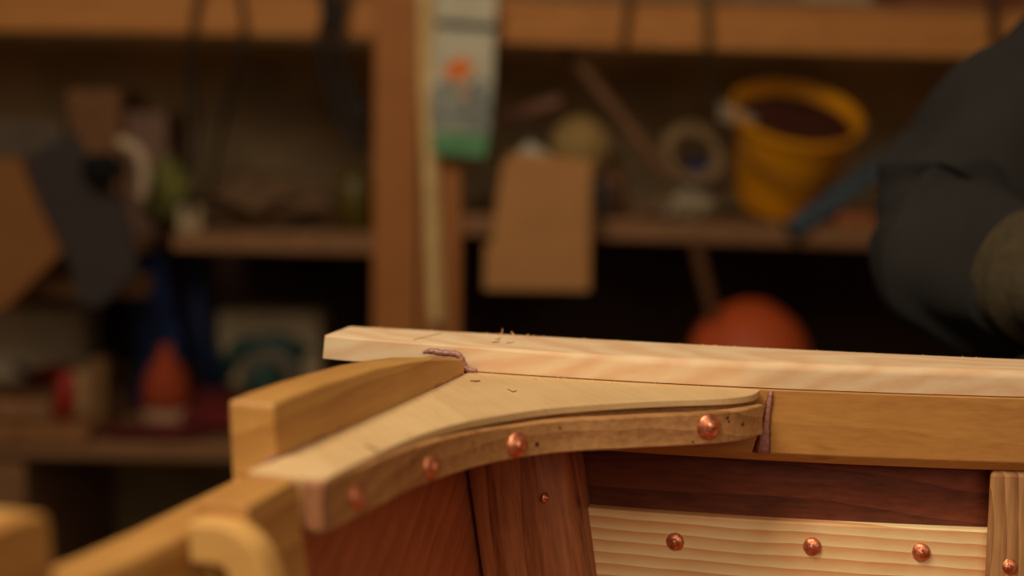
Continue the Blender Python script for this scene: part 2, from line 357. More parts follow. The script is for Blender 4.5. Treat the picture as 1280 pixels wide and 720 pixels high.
sp = [(529, 441), (534, 439.5), (541, 439), (549, 440.5), (557, 441.5), (566, 442), (572, 443.5), (576, 447), (578.5, 452), (580, 457), (583, 461), (589, 462.5), (596, 463)]
pts = spline([onu(x, y, .0030) for x, y in sp], 4)
m.tube(pts, [(.0008 + .0013*min(1, i/7)*min(1, (len(pts)-1-i)/9+.25))*(1+.08*math.sin(i*1.3)+random.uniform(-.04, .04)) for i in range(len(pts))], 10)
m.build('sealant_bead', M_seal, bd, smooth=True)
# shavings
M_shav = plain('wood_shaving', srgb(235, 180, 110), rough=.6, var=.15)
M_shav2 = plain('reddish_chip', srgb(150, 84, 48), rough=.7)
def curl(px, py, L_, w_, a0, turns, mat, lab, z0=.0168):
    p = onz(px, py, z0); m = MB(); n_ = 14; r = []
    dr = Vector((math.cos(a0), math.sin(a0), 0)); sd = Vector((-dr.y, dr.x, 0))
    x = Vector((0, 0, 0)); 
    for i in range(n_):
        an = turns*i/n_; x = x + (dr*math.cos(an)+Vector((0, 0, 1))*abs(math.sin(an)))*(L_/n_)
        q = p+x; r.append([q-sd*w_/2, q+sd*w_/2, q+sd*w_/2+Vector((0, 0, .0003)), q-sd*w_/2+Vector((0, 0, .0003))])
    o = m.loft(r).build('wood_shaving', mat, loc=p); return tag(o, lab, 'wood shaving')
curl(622, 419, .0065, .0010, .4, 1.9, M_shav, 'tallest curled wood shaving standing on the back edge of the pale board')
curl(646, 420, .0055, .0012, 2.6, 1.1, M_shav, 'small curled shaving right of the tallest one on the pale board')
curl(655, 420.5, .0040, .0010, .1, 1.0, M_shav, 'rightmost tiny shaving on the back edge of the pale board')
curl(614, 428, .0060, .0011, .1, .25, M_shav2, 'reddish flat wood chip nearest the front edge of the pale board')
curl(619, 424.5, .0045, .0009, .5, .4, M_shav2, 'reddish wood chip behind the other chips on the pale board')
curl(632, 428.5, .0060, .0008, -.2, .3, M_shav2, 'thin reddish sliver lying right of the other chips on the board')
m = MB()
for i in range(130):
    a = random.random()
    if i < 85:
        v = random.uniform(-.10, .33) if i < 60 else random.uniform(-.02, .06); u = BK(v)+.001+abs(random.gauss(0, .003)); z = .0168
    else: v = random.uniform(.0, .17); u = UP_(v)+.0008+abs(random.gauss(0, .006)); z = .0003
    s = random.uniform(.0002, .0006)
    if i > 84 and u > .02: continue
    R = Euler((random.random()*6, random.random()*6, random.random()*6)).to_matrix()
    m.box(P(u, v, z+s*.3), (s*2.2, s*.7, s*.6), R)
tag(m.build('sawdust', M_shav, loc=P(0, .1, .01)), 'pale sawdust crumbs scattered along the board edge and knee', 'sawdust', kind='stuff')

M_pit = plain('dark_pit', srgb(92, 54, 30), rough=.9); M_scr = plain('shallow_scratch', srgb(140, 104, 62), rough=.9)
def scratch(pts, rad, z=.0003):
    q = [onz(x, y, z) for x, y in pts]; MB().tube(q, rad, 6).build('scratch_mark', M_scr, boat, smooth=True)
scratch([(456, 557), (464, 560), (470, 563), (474, 561)], [.0003, .0006, .0006, .0002])
scratch([(588, 476), (594, 477), (600, 476)], [.0004, .0011, .0003])
scratch([(634, 486), (642, 490), (646, 488)], [.0002, .0004, .0002])
for x, y, r_ in ((516, 576, .0013), (671, 555, .0015), (700, 535, .0007), (928, 530, .0012), (909, 522, .0011), (911, 527, .0007), (866, 552, .0007)):
    b = on_strip(x, y)
    if b:
        MB().lathe([(.0001, .0003), (r_, .0002), (r_*1.1, -.0004), (.0001, -.0004)], b[0], 12, b[1].to_track_quat('Z', 'Y').to_matrix()).build('pit_mark', M_pit, boat, smooth=True)
# trestles under the hull
M_tr = W_old
for k, (uu, vv) in enumerate(((.30, .10), (.18, .62))):
    c = P(uu, vv, 0); top = ZS-.467
    t = thing('trestle', (c.x, c.y, 0), ['wooden trestle holding up the transom end of the boat', 'wooden trestle holding up the boat near the person'][k], 'trestle')
    MB().box((c.x, c.y, top-.03), (.5, .08, .07)).build('top_beam', M_tr, t, bevel=.003)
    for sx in (-1, 1):
        for sy in (-1, 1):
            a = Vector((c.x+sx*.2, c.y+sy*.03, top-.06)); b = Vector((c.x+sx*.24, c.y+sy*.2, .0)); w_ = Vector((.025, 0, 0)); d_ = Vector((0, .015, 0))
            MB().prism([b-w_-d_, b+w_-d_, b+w_+d_, b-w_+d_], [a-w_-d_, a+w_-d_, a+w_+d_, a-w_+d_]).build('leg', M_tr, t, bevel=.002)
MB().prism([P(.30, .0, -.46), P(.42, .0, -.46), P(.42, .75, -.46), P(.30, .75, -.46)], [P(.25, .0, -.40), P(.47, .0, -.40), P(.47, .8, -.40), P(.25, .8, -.40)]).build('keel_plank', W_red, boat, bevel=.003)
# ------------------------------------------------------------------ shelving behind the boat
YP = 2.70                                                # front of the uprights
def bgquad(pts, Yf, dep):                                # pixel outline built as a slab of real depth
    a = [at(x, y, Yf) for x, y in pts]; return a, [p+Vector((0, dep, 0)) for p in a]
RL = Euler((0, ROLL, 0)).to_matrix()
shelf = thing('storage_shelf', (-.2, 3.0, 0), 'rough softwood storage shelving with doubled upright behind the boat', 'shelving')
ztop = at(640, 56, YP).z; zmid = at(520, 305, YP).z
def zr(x, z0, Y, x0=0): return z0
# front rail, slightly out of level in the photograph
def rail(name, xa, ya_t, ya_b, xb, yb_t, yb_b, Y, dep, mat, parent, bevel=.003):
    a, b = at(xa, ya_t, Y), at(xa, ya_b, Y); c, d = at(xb, yb_t, Y), at(xb, yb_b, Y)
    D = Vector((0, dep, 0))
    return MB().prism([b, a, a+D, b+D], [d, c, c+D, d+D]).build(name, mat, parent, bevel=bevel)
rail('front_rail', -700, -25, 25, 470, -3, 47, YP+.02, .045, W_bg, shelf)
rail('front_rail', 560, -1, 52, 1900, 32, 92, YP+.02, .045, W_bg, shelf)
rail('shelf_board', -700, -36, -22, 1900, 22, 35, YP+.067, .60, W_old, shelf)
rail('shelf_board', 215, 290, 313, 470, 291, 319, YP+.02, .62, W_old, shelf)
rail('shelf_board', 575, 268, 294, 1700, 300, 332, YP+.02, .62, W_old, shelf)
def upright(name, xt, xb, w_px, Y, dep, mat):
    a = at(xt, -260, Y); b = at(xb, 420, Y); w_ = w_px/FPX*Y; D = Vector((0, dep, 0)); k = b.z/(a.z-b.z)
    f = Vector((b.x+(b.x-a.x)*k*.3, Y, 0)); a = Vector((a.x, Y, 2.1)); W = Vector((w_, 0, 0))
    return MB().prism([f, f+W, f+W+D, f+D], [a, a+W, a+W+D, a+D]).build(name, mat, shelf, bevel=.004)
upright('upright', 470, 465, 56, YP-.02, .09, W_bgv)
upright('upright', 529, 525, 50, YP+.005, .09, W_bgv)
for x_ in (-1.9, 1.95):
    for y_ in (YP+.07, 3.38):
        MB().box((x_, y_, 1.05), (.09, .045, 2.1)).build('upright', W_bgv, shelf, bevel=.003)
# lower deck of the shelving
MB().box((0, 2.98, .505), (4.2, .80, .03)).build('shelf_board', W_old, shelf, bevel=.003)
for x_ in (-.95, .9): MB().box((x_, 2.9, .245), (.09, .6, .49)).build('support_frame', W_old, shelf, bevel=.003)
# thin batten down the middle of the upright
a = at(531, -120, YP-.025); b = at(541, 300, YP-.025)
MB().tube([a, at(533, 100, YP-.028), b, at(545, 402, YP-.024)], [.016, .016, .016, .014], 6).build('cover_batten', plain('pale_batten', srgb(214, 180, 118), var=.15), shelf)

MB().box((0, 3.42, .70), (4.0, .02, .34)).build('under_shelf_shade', plain('painted_shelf_shade', srgb(64, 40, 24), var=.3, scale=5), shelf)  # dark sheet added to paint the shade below the middle shelf
# ---- hanging leads and sticks
M_cable = plain('black_rubber', srgb(34, 28, 22), rough=.6)
def cable(pts, r, lab, group=None, mat=None, name='hanging_cable', cat='cable'):
    q = spline([at(*p) for p in pts], 6); m = MB(); m.tube(q, r, 8); return tag(m.build(name, mat or M_cable, smooth=True, loc=q[0]), lab, cat, group)
cable([(262, -60, YP-.01), (243, 20, YP-.012), (238, 80, YP+.0), (247, 170, YP+.04), (236, 270, YP+.0)], .005, 'dark cable hanging furthest left from the top rail')
cable([(285, -60, YP-.01), (304, 20, YP-.012), (296, 90, YP-.0), (280, 150, YP+.05), (262, 236, YP+.1)], .0045, 'thin dark cable crossing down over the shelf, second from left')
cable([(392, -60, YP-.01), (408, 10, YP-.015), (402, 60, YP-.01), (420, 130, YP), (452, 190, YP)], .010, 'thick dark hose looping down beside the left upright')
cable([(445, -60, YP-.01), (425, 40, YP-.02), (432, 120, YP-.01), (458, 150, YP-.01), (425, 70, YP-.01), (415, -60, YP-.02)], .007, 'dark looped lead bunched against the left upright')
cable([(795, -60, YP-.01), (786, 0, YP-.01), (780, 55, YP)], .005, 'short dark cable over the top rail right of the seed packet')
cable([(880, -60, YP-.01), (884, 40, YP-.01), (890, 110, YP+.1), (905, 190, YP+.2)], .006, 'olive coloured cord hanging above the yellow bucket', mat=plain('olive_cord', srgb(84, 72, 48)))
cable([(1246, -60, YP-.01), (1241, 10, YP-.012), (1245, 50, YP-.008), (1248, 70, YP)], .008, 'dark strap over the top rail near the person')
M_stick = plain('brown_stick', srgb(120, 84, 56), rough=.7)
def pole(pts, r, lab, mat, name, cat): 
    q = [at(*p) for p in pts]; return tag(MB().tube(q, r, 12).build(name, mat, smooth=False, bevel=.002, loc=q[-1]), lab, cat)
pole([(675, 18, YP+.10), (836, 222, YP+.14)], .012, 'long thin brown stick slanting across the right hand shelf', M_stick, 'wooden_stick', 'stick')
pole([(868, 296, YP+.0), (892, 395, YP+.10)], .012, 'short brown stick leaning below the middle shelf', M_stick, 'wooden_stick', 'stick')
pole([(618, 150, YP+.2), (700, 126, YP+.22)], .012, 'short pinkish brown rod lying behind the cardboard box', plain('pink_rod', srgb(140, 96, 74)), 'wooden_rod', 'rod')

# ---- seed packet hanging on the upright
pk = thing('seed_packet', at(575, 100, YP-.06), 'hanging printed packet with orange flower, pale top and green bottom on upright', 'packet')
def slab(name, pts, Y, dep, mat, parent=None, bevel=.002, lean=0):
    a = [at(x, y, Y+lean*(y-pts[0][1])/100) for x, y in pts]; b = [p+Vector((0, dep, 0)) for p in a]
    c = sum(a, Vector())/len(a)
    return MB().prism(a, b).build(name, mat, parent, bevel=bevel, loc=None if parent else c)
slab('packet_sheet', [(545, -10), (622, -8), (616, 120), (606, 196), (541, 192), (536, 120)], YP-.045, .012, plain('pale_packet', srgb(196, 190, 160), var=.12, scale=14), pk, bevel=.004)
slab('top_strip', [(544, 24), (621, 30), (621, 40), (543, 33)], YP-.048, .003, plain('dark_blue_print', srgb(60, 66, 72)), pk, .001)
slab('printed_scenery', [(538, 110), (556, 98), (580, 112), (600, 96), (616, 110), (612, 166), (538, 160)], YP-.048, .003, plain('blue_grey_print', srgb(84, 100, 102), rough=.7, scale=55, col2=srgb(170, 170, 150)), pk, .001)
slab('green_band', [(538, 164), (611, 168), (606, 197), (541, 192)], YP-.0485, .0035, plain('green_print', srgb(88, 140, 92), var=.3, scale=50), pk, .001)
fl = []
c_ = (573, 86)
for i in range(30):
    an = 2*PI*i/30; rr = 14*(1+.14*math.cos(5*an)+.15*math.cos(2*an+1)); fl.append((c_[0]+rr*1.15*math.cos(an), c_[1]+rr*math.sin(an)))
slab('printed_flower', fl, YP-.0485, .0035, plain('orange_print', srgb(232, 120, 34), var=.15, scale=40), pk, 0)
slab('printed_stem', [(575, 96), (582, 98), (584, 125), (578, 126)], YP-.0483, .003, plain('stem_print', srgb(176, 110, 60)), pk, 0)

# ---- cardboard box and the things around it
M_card = plain('kraft_cardboard', srgb(172, 122, 70), rough=.8, var=.06, scale=12)
bx = thing('cardboard_box', at(672, 365, YP-.10), 'upright kraft cardboard box with a paper sticking out, right of the upright', 'box')
a = [at(x, y, YP-.10) for x, y in ((606, 362), (737, 364), (740, 212), (627, 207))]
D = Vector((0, .095, 0))
MB().prism(a, [p+D for p in a]).build('body', M_card, bx, bevel=.003)
slab('lower_flap', [(606, 305), (738, 306), (737, 364), (605, 362)], YP-.104, .003, M_card, bx, .001)
slab('flap', [(627, 210), (740, 214), (742, 200), (636, 192)], YP-.06, .003, M_card, bx, .001)
slab('paper_sheet', [(640, 215), (648, 188), (662, 176), (690, 196), (700, 215)], YP-.05, .003, plain('white_paper', srgb(176, 166, 140), var=.08), bx, 0)
for k in range(2):
    pass
def ball(name, c, r, m, lab, cat, sq=(1, 1, 1), seg=32, noise=0, fs=6, group=None):
    mb = MB(); bmesh.ops.create_icosphere(mb.bm, subdivisions=4, radius=1)
    from mathutils import noise as nz
    for v in mb.bm.verts:
        d = v.co.copy(); k = 1 + noise*nz.noise(d*fs*.3+Vector((c.x*7, 0, 0)))
        v.co = Vector((d.x*sq[0], d.y*sq[1], d.z*sq[2]))*r*k + c
    return tag(mb.build(name, m, smooth=True, loc=c), lab, cat, group)
def shelfz(x, y=300): return None
# round ball of twine on a jar
jar = thing('glass_jar', at(748, 290, YP+.15), 'brown glass jar standing behind the cardboard box', 'jar')
jc = at(752, 277, YP+.15)
MB().lathe([(.001, 0), (.045, 0), (.048, .01), (.048, .085), (.040, .10), (.034, .105), (.034, .12), (.030, .12), (.030, .105), (.001, .10)], jc, 28).build('body', plain('brown_glass', srgb(112, 76, 50), rough=.15, var=.2), jar, smooth=True)
MB().lathe([(.001, .1205), (.037, .1205), (.037, .138), (.001, .138)], jc, 28).build('lid', plain('lid_metal', srgb(96, 84, 62), rough=.4, metal=.6), jar, bevel=.002)
tw = thing('twine_ball', at(726, 178, YP+.10), 'pale tan ball of twine on the stack behind the cardboard box', 'ball of twine')
M_tw = plain('tan_twine', srgb(150, 122, 70), rough=.85, var=.25, scale=70, bump=.003)
tc_ = at(726, 184, YP+.10); mb = MB(); bmesh.ops.create_uvsphere(mb.bm, u_segments=32, v_segments=20, radius=.058); bmesh.ops.translate(mb.bm, verts=mb.bm.verts[:], vec=tc_); mb.build('ball', M_tw, tw, smooth=True)
for k in range(9):
    an = k*.7; R = Euler((an*1.3, an, an*.5)).to_matrix()
    MB().tube([tc_+R @ Vector((.058*math.cos(t*2*PI/24), .058*math.sin(t*2*PI/24), 0)) for t in range(25)], .003, 6).build('strand', M_tw, tw, smooth=True)
# a small block stack that carries the ball
tz = at(726, 184, YP+.10).z-.058; sz = at(720, 273, YP+.10).z
MB_ = MB().box((tc_.x, tc_.y+.01, (tz+sz)/2), (.12, .12, tz-sz-.002))
tag(MB_.build('storage_tin', plain('old_tin', srgb(60, 50, 38), rough=.5, var=.3), bevel=.006, loc=(tc_.x, tc_.y, sz)), 'dark square tin under the ball of twine', 'tin')

# ---- right hand shelf
def torus(mb, c, R_, r_, rot, n=36, k=12):
    c = Vector(c); rings = []
    for i in range(n):
        a = 2*PI*i/n; rings.append([c + rot @ Vector(((R_+r_*math.cos(2*PI*j/k))*math.cos(a), (R_+r_*math.cos(2*PI*j/k))*math.sin(a), r_*math.sin(2*PI*j/k))) for j in range(k)])
    rings.append(rings[0]); mb.loft(rings, cap=False); bmesh.ops.remove_doubles(mb.bm, verts=mb.bm.verts[:], dist=1e-6)
rp = at(866, 193, YP+.2); mb = MB(); rot = Euler((math.radians(62), 0, .3)).to_matrix()
for k in range(5): torus(mb, rp+Vector((random.uniform(-.006, .006), k*.012-.02, random.uniform(-.006, .006))), .056+.004*(k % 2), .0075, rot)
tag(mb.build('rope_coil', plain('tan_rope', srgb(140, 112, 74), rough=.9, bump=.002), smooth=True, loc=rp), 'coil of tan rope around the dark blue tin on the right shelf', 'rope')
bt = thing('paint_tin', at(874, 240, YP+.22), 'small dark blue paint tin standing inside the tan rope coil', 'tin')
bz = at(874, 275, YP+.3).z
MB().lathe([(.001, 0), (.036, 0), (.037, .004), (.036, .008), (.036, .120), (.038, .124), (.034, .126), (.001, .124)], (at(874, 200, YP+.3).x, YP+.3, bz+.0), 28).build('body', plain('navy_tin', srgb(30, 42, 78), rough=.35), bt, smooth=False, bevel=.001)
MB().lathe([(.001, .1265), (.030, .1265), (.030, .131), (.001, .131)], (at(874, 200, YP+.3).x, YP+.3, bz), 28).build('lid', plain('tin_lid', srgb(90, 90, 92), rough=.35, metal=.7), bt)
ball('crumpled_rag', at(862, 258, YP+.08), .048, plain('pale_rag', srgb(150, 134, 104), rough=.9, var=.25), 'crumpled pale rag on the shelf left of the yellow bucket', 'rag', (1.05, .9, .55), noise=.5, fs=9)
ball('crumpled_rag', at(815, 262, YP+.10), .042, plain('brown_rag', srgb(110, 82, 56), rough=.9, var=.3), 'crumpled brown rag left of the pale rag on the shelf', 'rag', (1.2, .9, .5), noise=.5, fs=9)
# yellow bucket, tipped towards the viewer
M_yel = plain('yellow_plastic', srgb(226, 150, 12), rough=.35, var=.06, scale=5, spec=.5)
bc = at(972, 279, YP+.17)
bk = thing('plastic_bucket', bc, 'yellow plastic bucket tipped forward with painted inner shade and a paper in it', 'bucket')
RB = Vector((.10, -.58, 1)).normalized().to_track_quat('Z', 'Y').to_matrix()
bc = bc+Vector((0, .03, .046))
MB().lathe([(.001, 0), (.078, 0), (.084, .006), (.122, .190), (.130, .192), (.131, .206), (.124, .207), (.118, .190), (.080, .010), (.001, .009)], bc, 44, RB).build('body', M_yel, bk, smooth=False, bevel=.001)
MB().lathe([(.001, .172), (.060, .180), (.1165, .178), (.112, .160), (.001, .156)], bc, 36, RB).build('interior_shade', plain('interior_shade_brown', srgb(70, 30, 12), rough=.9, var=.3, scale=20), bk, smooth=True)  # dark brown disc, paints the shade inside the yellow bucket
MB().tube(spline([bc+RB @ Vector(q) for q in ((-.128, -.02, .185), (-.110, -.085, .150), (-.045, -.134, .128), (.03, -.138, .128), (.100, -.095, .155), (.128, -.02, .185))], 6), .004, 8).build('handle', plain('brown_handle', srgb(110, 70, 20)), bk, smooth=True)
pw = at(922, 150, YP+.07)
tag(MB().prism([at(900, 128, YP+.06), at(945, 150, YP+.06), at(938, 168, YP+.09), at(898, 150, YP+.09)], [at(900, 126, YP+.12), at(948, 148, YP+.12), at(940, 166, YP+.14), at(900, 148, YP+.14)]).build('paper_bundle', plain('white_bundle', srgb(190, 170, 140)), bevel=.004, loc=pw), 'pale folded paper bundle poking out at the left rim of the yellow bucket', 'paper')
# blue pole / level
a0, b0 = at(992, 286, YP-.01), at(1150, 172, YP+.08)
bl = thing('spirit_level', a0, 'light blue bar leaning across the shelf end beside the person', 'level')
t = (b0-a0).normalized(); nn = Vector((-t.z, 0, t.x)).normalized(); w_ = nn*.017; D = Vector((0, .025, 0))
MB().prism([a0-w_, a0+w_, a0+w_+D, a0-w_+D], [b0-w_, b0+w_, b0+w_+D, b0-w_+D]).build('bar', plain('pale_blue_paint', srgb(66, 84, 94), rough=.4), bl, bevel=.002)
MB().prism([a0-w_-t*.012, a0+w_-t*.012, a0+w_+D-t*.012, a0-w_+D-t*.012], [a0-w_, a0+w_, a0+w_+D, a0-w_+D]).build('end_cap', plain('dark_cap', srgb(30, 30, 30)), bl, bevel=.002)
q = at(1068, 307, YP+.04)
tag(MB().box(q+Vector((0, .03, .032)), (.075, .075, .062)).build('wooden_block', plain('red_brown_block', srgb(150, 86, 46), var=.15), bevel=.004, loc=q), 'reddish brown wooden block at the shelf end beneath the blue bar', 'block')
# things on top of the rail
for k, (x0_, x1_, y0_, y1_, c_, lab) in enumerate(((1130, 1300, -60, 9, srgb(120, 62, 30), 'reddish brown carton on the top shelf at far right'), (690, 1010, -50, -8, srgb(124, 104, 72), 'long tan carton on the top shelf'), (60, 240, -90, -26, srgb(96, 74, 50), 'brown carton on the top shelf at far left'))):
    p0 = at((x0_+x1_)/2, 0, YP+.12); wz = (x1_-x0_)/FPX*YP; zt = at(x0_, y0_, YP+.12).z; zb_ = at((x0_+x1_)/2, -36+58*((x0_+x1_)/2+700)/2600-1, YP+.067).z+.001
    tag(MB().box((p0.x, YP+.27, (zt+zb_)/2), (wz, .25, zt-zb_)).build('storage_carton', plain('carton_%d' % k, c_, var=.08), bevel=.004, loc=(p0.x, YP+.27, zb_)), lab, 'carton')

# ---- orange float under the shelf
fc_ = at(936, 453, 2.86); r_ = 78/FPX*2.86
bu = thing('float_buoy', fc_-Vector((0, 0, r_)), 'big round orange red buoy showing behind the pale board', 'buoy')
M_or = plain('orange_rubber', srgb(196, 84, 34), rough=.6, var=.12, scale=8, spec=.4)
mb = MB(); bmesh.ops.create_uvsphere(mb.bm, u_segments=40, v_segments=24, radius=r_); bmesh.ops.translate(mb.bm, verts=mb.bm.verts[:], vec=fc_); mb.build('ball', M_or, bu, smooth=True)
MB().lathe([(.001, 0), (.03, 0), (.028, .02), (.001, .022)], fc_+Vector((0, r_-.004, 0)), 20, Euler((-PI/2, 0, 0)).to_matrix()).build('valve', M_or, bu, smooth=True)
for R in (Euler((PI/2, 0, .4)).to_matrix(), Euler((PI/2, 0, 1.97)).to_matrix()):
    mb = MB(); torus(mb, fc_, r_, .004, R, 40, 6); mb.build('seam', M_or, bu, smooth=True)
# ---- left shelf: lumpy sack, small white box, yellowish tin
zs_l = at(340, 290, YP+.1).z
ball('canvas_sack', at(335, 248, YP+.22), .115, plain('brown_canvas', srgb(104, 78, 52), rough=.9, var=.3), 'lumpy brown canvas sack lying on the left shelf', 'sack', (1.25, .8, .42), noise=.55, fs=8)
q = at(240, 289, YP+.06)
tag(MB().box(q+Vector((0, 0, .026)), (.045, .05, .05), RL).build('white_block', plain('off_white_block', srgb(170, 150, 112)), bevel=.004, loc=q), 'small off-white block standing at the left end of the shelf', 'block')
q = at(444, 290, YP+.12)
tag(MB().lathe([(.001, 0), (.036, 0), (.036, .10), (.028, .112), (.014, .118), (.014, .13), (.001, .13)], q, 24).build('plastic_bottle', plain('yellow_olive', srgb(84, 70, 22), rough=.4), smooth=True, loc=q), 'squat yellow olive bottle beside the left upright', 'bottle')

# ---- left: leaning panels and clutter
M_or_box = plain('orange_brown_board', srgb(128, 82, 38), rough=.8, var=.08, scale=6)
slabs = [('cardboard_carton', [(-60, 195), (24, 200), (42, 245), (76, 318), (8, 386), (-60, 400)], YP-.16, .10, M_or_box, 'orange brown cardboard carton tilted at the left edge of the picture', 'carton'),
         ('grey_panel', [(30, 196), (92, 164), (112, 198), (140, 232), (160, 270), (172, 340), (124, 386), (100, 382), (78, 310), (44, 244)], YP-.14, .012, plain('slate_grey_board', srgb(54, 46, 42), rough=.8, var=.06, scale=6), 'dark slate grey panel with a notched edge hanging left of the shelf', 'panel')]
for nm, pts, Y, dep, mt, lab, cat in slabs:
    o = slab(nm, pts, Y, dep, mt, None, .004); tag(o, lab, cat)
MBx = MB().prism([at(-150, 175, YP-.06), at(230, 175, YP-.06), at(230, 192, YP-.06), at(-150, 192, YP-.06)], [at(-150, 175, YP+.10), at(230, 175, YP+.10), at(230, 192, YP+.10), at(-150, 192, YP+.10)])
rail('hanging_rail', -700, 300, 318, 178, 300, 318, YP+.02, .62, W_old, shelf)
rail('hanging_rail', -400, 345, 372, 182, 345, 372, YP-.035, .05, W_old, shelf)
# clutter heap on that shelf
def curved(name, pts, r, m, lab, cat):
    q = spline([at(*p) for p in pts], 6); return tag(MB().tube(q, r, 12).build(name, m, smooth=True, loc=q[0]), lab, cat)
curved('pale_handle', [(150, 176, YP-.02), (172, 190, YP-.03), (182, 215, YP-.03), (176, 250, YP-.02)], .012, plain('pale_plastic', srgb(176, 152, 122)), 'pale curved handle beside the grey panel', 'handle')
ball('rubber_cap', at(127, 211, YP-.175), .030, plain('black_rubber_cap', srgb(10, 9, 8), rough=.95), 'black rounded rubber cap on the slate grey panel', 'cap', (1.2, .8, .95), noise=.3)
zc = at(160, 298, YP+.25).z
def crate(x0_, x1_, ya, yb, Y, dp, m, lab, nm='storage_box', cat='box', bev=.006):
    a = at(x0_, yb, Y); b = at(x1_, ya, Y)
    return tag(MB().box(((a.x+b.x)/2, Y+dp/2, (a.z+b.z)/2), (b.x-a.x, dp, b.z-a.z)).build(nm, m, bevel=bev, loc=(a.x, Y, a.z)), lab, cat)
crate(-40, 78, 150, 298, YP+.10, .22, plain('dull_grey_box', srgb(86, 74, 56), var=.25), 'dull grey brown box behind the cardboard carton at left')
crate(86, 150, 112, 298, YP+.14, .2, plain('brown_box', srgb(112, 74, 40), var=.2), 'tall brown box behind the slate grey panel')
crate(152, 208, 140, 298, YP+.18, .2, plain('pinkish_box', srgb(112, 82, 64), var=.2), 'pinkish brown box right of the tall brown box')
ball('green_bag', at(205, 238, YP+.09), .055, plain('olive_green_cloth', srgb(100, 98, 40), rough=.8, var=.3), 'small olive green bag in the clutter on the left shelf', 'bag', (.9, .8, 1.1), noise=.4)
# ---- lower left deck
DK = .5205
def onDeck(x, Y): return Vector((at(x, 500, Y).x, Y, DK))
o = crate(-80, 104, 384, 500, 3.22, .12, plain('pale_grey_tub', srgb(206, 186, 150), var=.15, rough=.7), 'pale grey plastic storage box low at the left', 'storage_tub')
def tall(x, Y, w_, dp, h, m, lab, nm, cat, rot=0, bev=.01):
    p = onDeck(x, Y); return tag(MB().box(p+Vector((0, 0, h/2)), (w_, dp, h), Euler((0, rot, 0)).to_matrix()).build(nm, m, bevel=bev, loc=p), lab, cat)
p = at(190, 590, 2.66)
# blue bag / folded blue tarp standing on the deck
bp_ = thing('blue_folder', onDeck(196, 2.85), 'dark blue upright folded tarp standing on the lower shelf', 'tarp')
rings = []
for i in range(9):
    t = i/8; z = DK+.001+t*.33; x = onDeck(192, 2.9).x+.012*math.sin(t*5); wv = .055*(1-.25*t)
    rings.append([Vector((x+wv*math.cos(a)*(1+.12*math.sin(3*a+t*4)), 2.9+.04*math.sin(a), z)) for a in [2*PI*k/20 for k in range(20)]])
MB().loft(rings).build('body', plain('deep_blue_tarp', srgb(26, 44, 84), rough=.8, var=.3), bp_, smooth=True)
MB().tube([rings[5][k]+Vector((0, 0, 0)) for k in range(20)]+[rings[5][0]], .004, 6).build('cord', M_cable, bp_, smooth=True)
# orange-topped hand bottle with pale base
ob = thing('spray_bottle', onDeck(207, 2.62), 'orange rounded bottle with pale base on the lower shelf', 'bottle')
oc = onDeck(208, 2.68); 
MB().lathe([(.001, 0), (.040, 0), (.046, .01), (.046, .045), (.044, .05), (.001, .05)], oc, 28).build('base', plain('pale_base', srgb(160, 122, 92)), ob, smooth=True)
MB().lathe([(.044, .0505), (.048, .07), (.042, .105), (.028, .135), (.014, .15), (.012, .17), (.001, .17)], oc, 28).build('body', plain('bright_orange', srgb(138, 52, 18), rough=.8, var=.2), ob, smooth=True)
# dark red cloth
ball('red_cloth', onDeck(262, 2.74)+Vector((0, 0, .03)), .10, plain('dark_red_cloth', srgb(88, 20, 18), rough=.9, var=.3), 'dark red cloth heaped right of the orange bottle', 'cloth', (1.35, .9, .34), noise=.4)
ball('maroon_cloth', onDeck(190, 2.625)+Vector((0, 0, .012)), .07, plain('maroon_cloth', srgb(84, 22, 24), rough=.9, var=.3), 'maroon rag lying in front of the orange bottle', 'rag', (1.4, .5, .2), noise=.4)
# red items at left
cl = thing('hand_clamp', onDeck(60, 2.9), 'red handled clamp lying on the lower shelf at left', 'clamp')
MB().tube([onDeck(38, 2.98)+Vector((0, 0, .05)), onDeck(66, 2.95)+Vector((0, 0, .065)), onDeck(92, 2.93)+Vector((0, 0, .075))], .018, 12).build('handle', plain('red_handle', srgb(130, 36, 26), rough=.4), cl, smooth=True)
MB().tube([onDeck(30, 2.99)+Vector((0, 0, .012)), onDeck(38, 2.98)+Vector((0, 0, .05)), onDeck(20, 2.97)+Vector((0, 0, .08))], .010, 10).build('jaw', plain('clamp_steel', srgb(90, 84, 76), rough=.4, metal=.7), cl, smooth=True)
dr = thing('screwdriver', onDeck(84, 2.66), 'red screwdriver standing tilted in front of the wooden cylinder', 'screwdriver')
MB().tube([onDeck(80, 2.66)+Vector((0, 0, .02)), onDeck(83, 2.66)+Vector((0, 0, .10)), onDeck(86, 2.66)+Vector((0, 0, .115))], [.018, .019, .010], 12).build('handle', plain('red_grip', srgb(150, 40, 30), rough=.4), dr, smooth=True)
MB().tube([onDeck(78, 2.66)+Vector((0, 0, .0)), onDeck(80, 2.66)+Vector((0, 0, .02))], .004, 8).build('shaft', plain('driver_steel', srgb(110, 104, 96), rough=.3, metal=.8), dr, smooth=True)
wc = onDeck(106, 2.84)
tag(MB().lathe([(.001, 0), (.030, 0), (.031, .004), (.031, .088), (.028, .092), (.001, .092)], wc, 28).build('wooden_cylinder', plain('beige_wood', srgb(176, 138, 90)), smooth=False, loc=wc), 'beige wooden cylinder standing at the left of the lower shelf', 'cylinder')
tall(20, 2.82, .19, .16, .045, plain('tan_book', srgb(140, 98, 62)), 'flat tan box lying on the lower shelf at far left', 'flat_box', 'box', 0, .004)
tall(40, 2.62, .24, .10, .03, plain('brown_plank_offcut', srgb(132, 88, 48)), 'brown timber offcut at the front edge of the lower shelf', 'timber_offcut', 'timber', 0, .003)
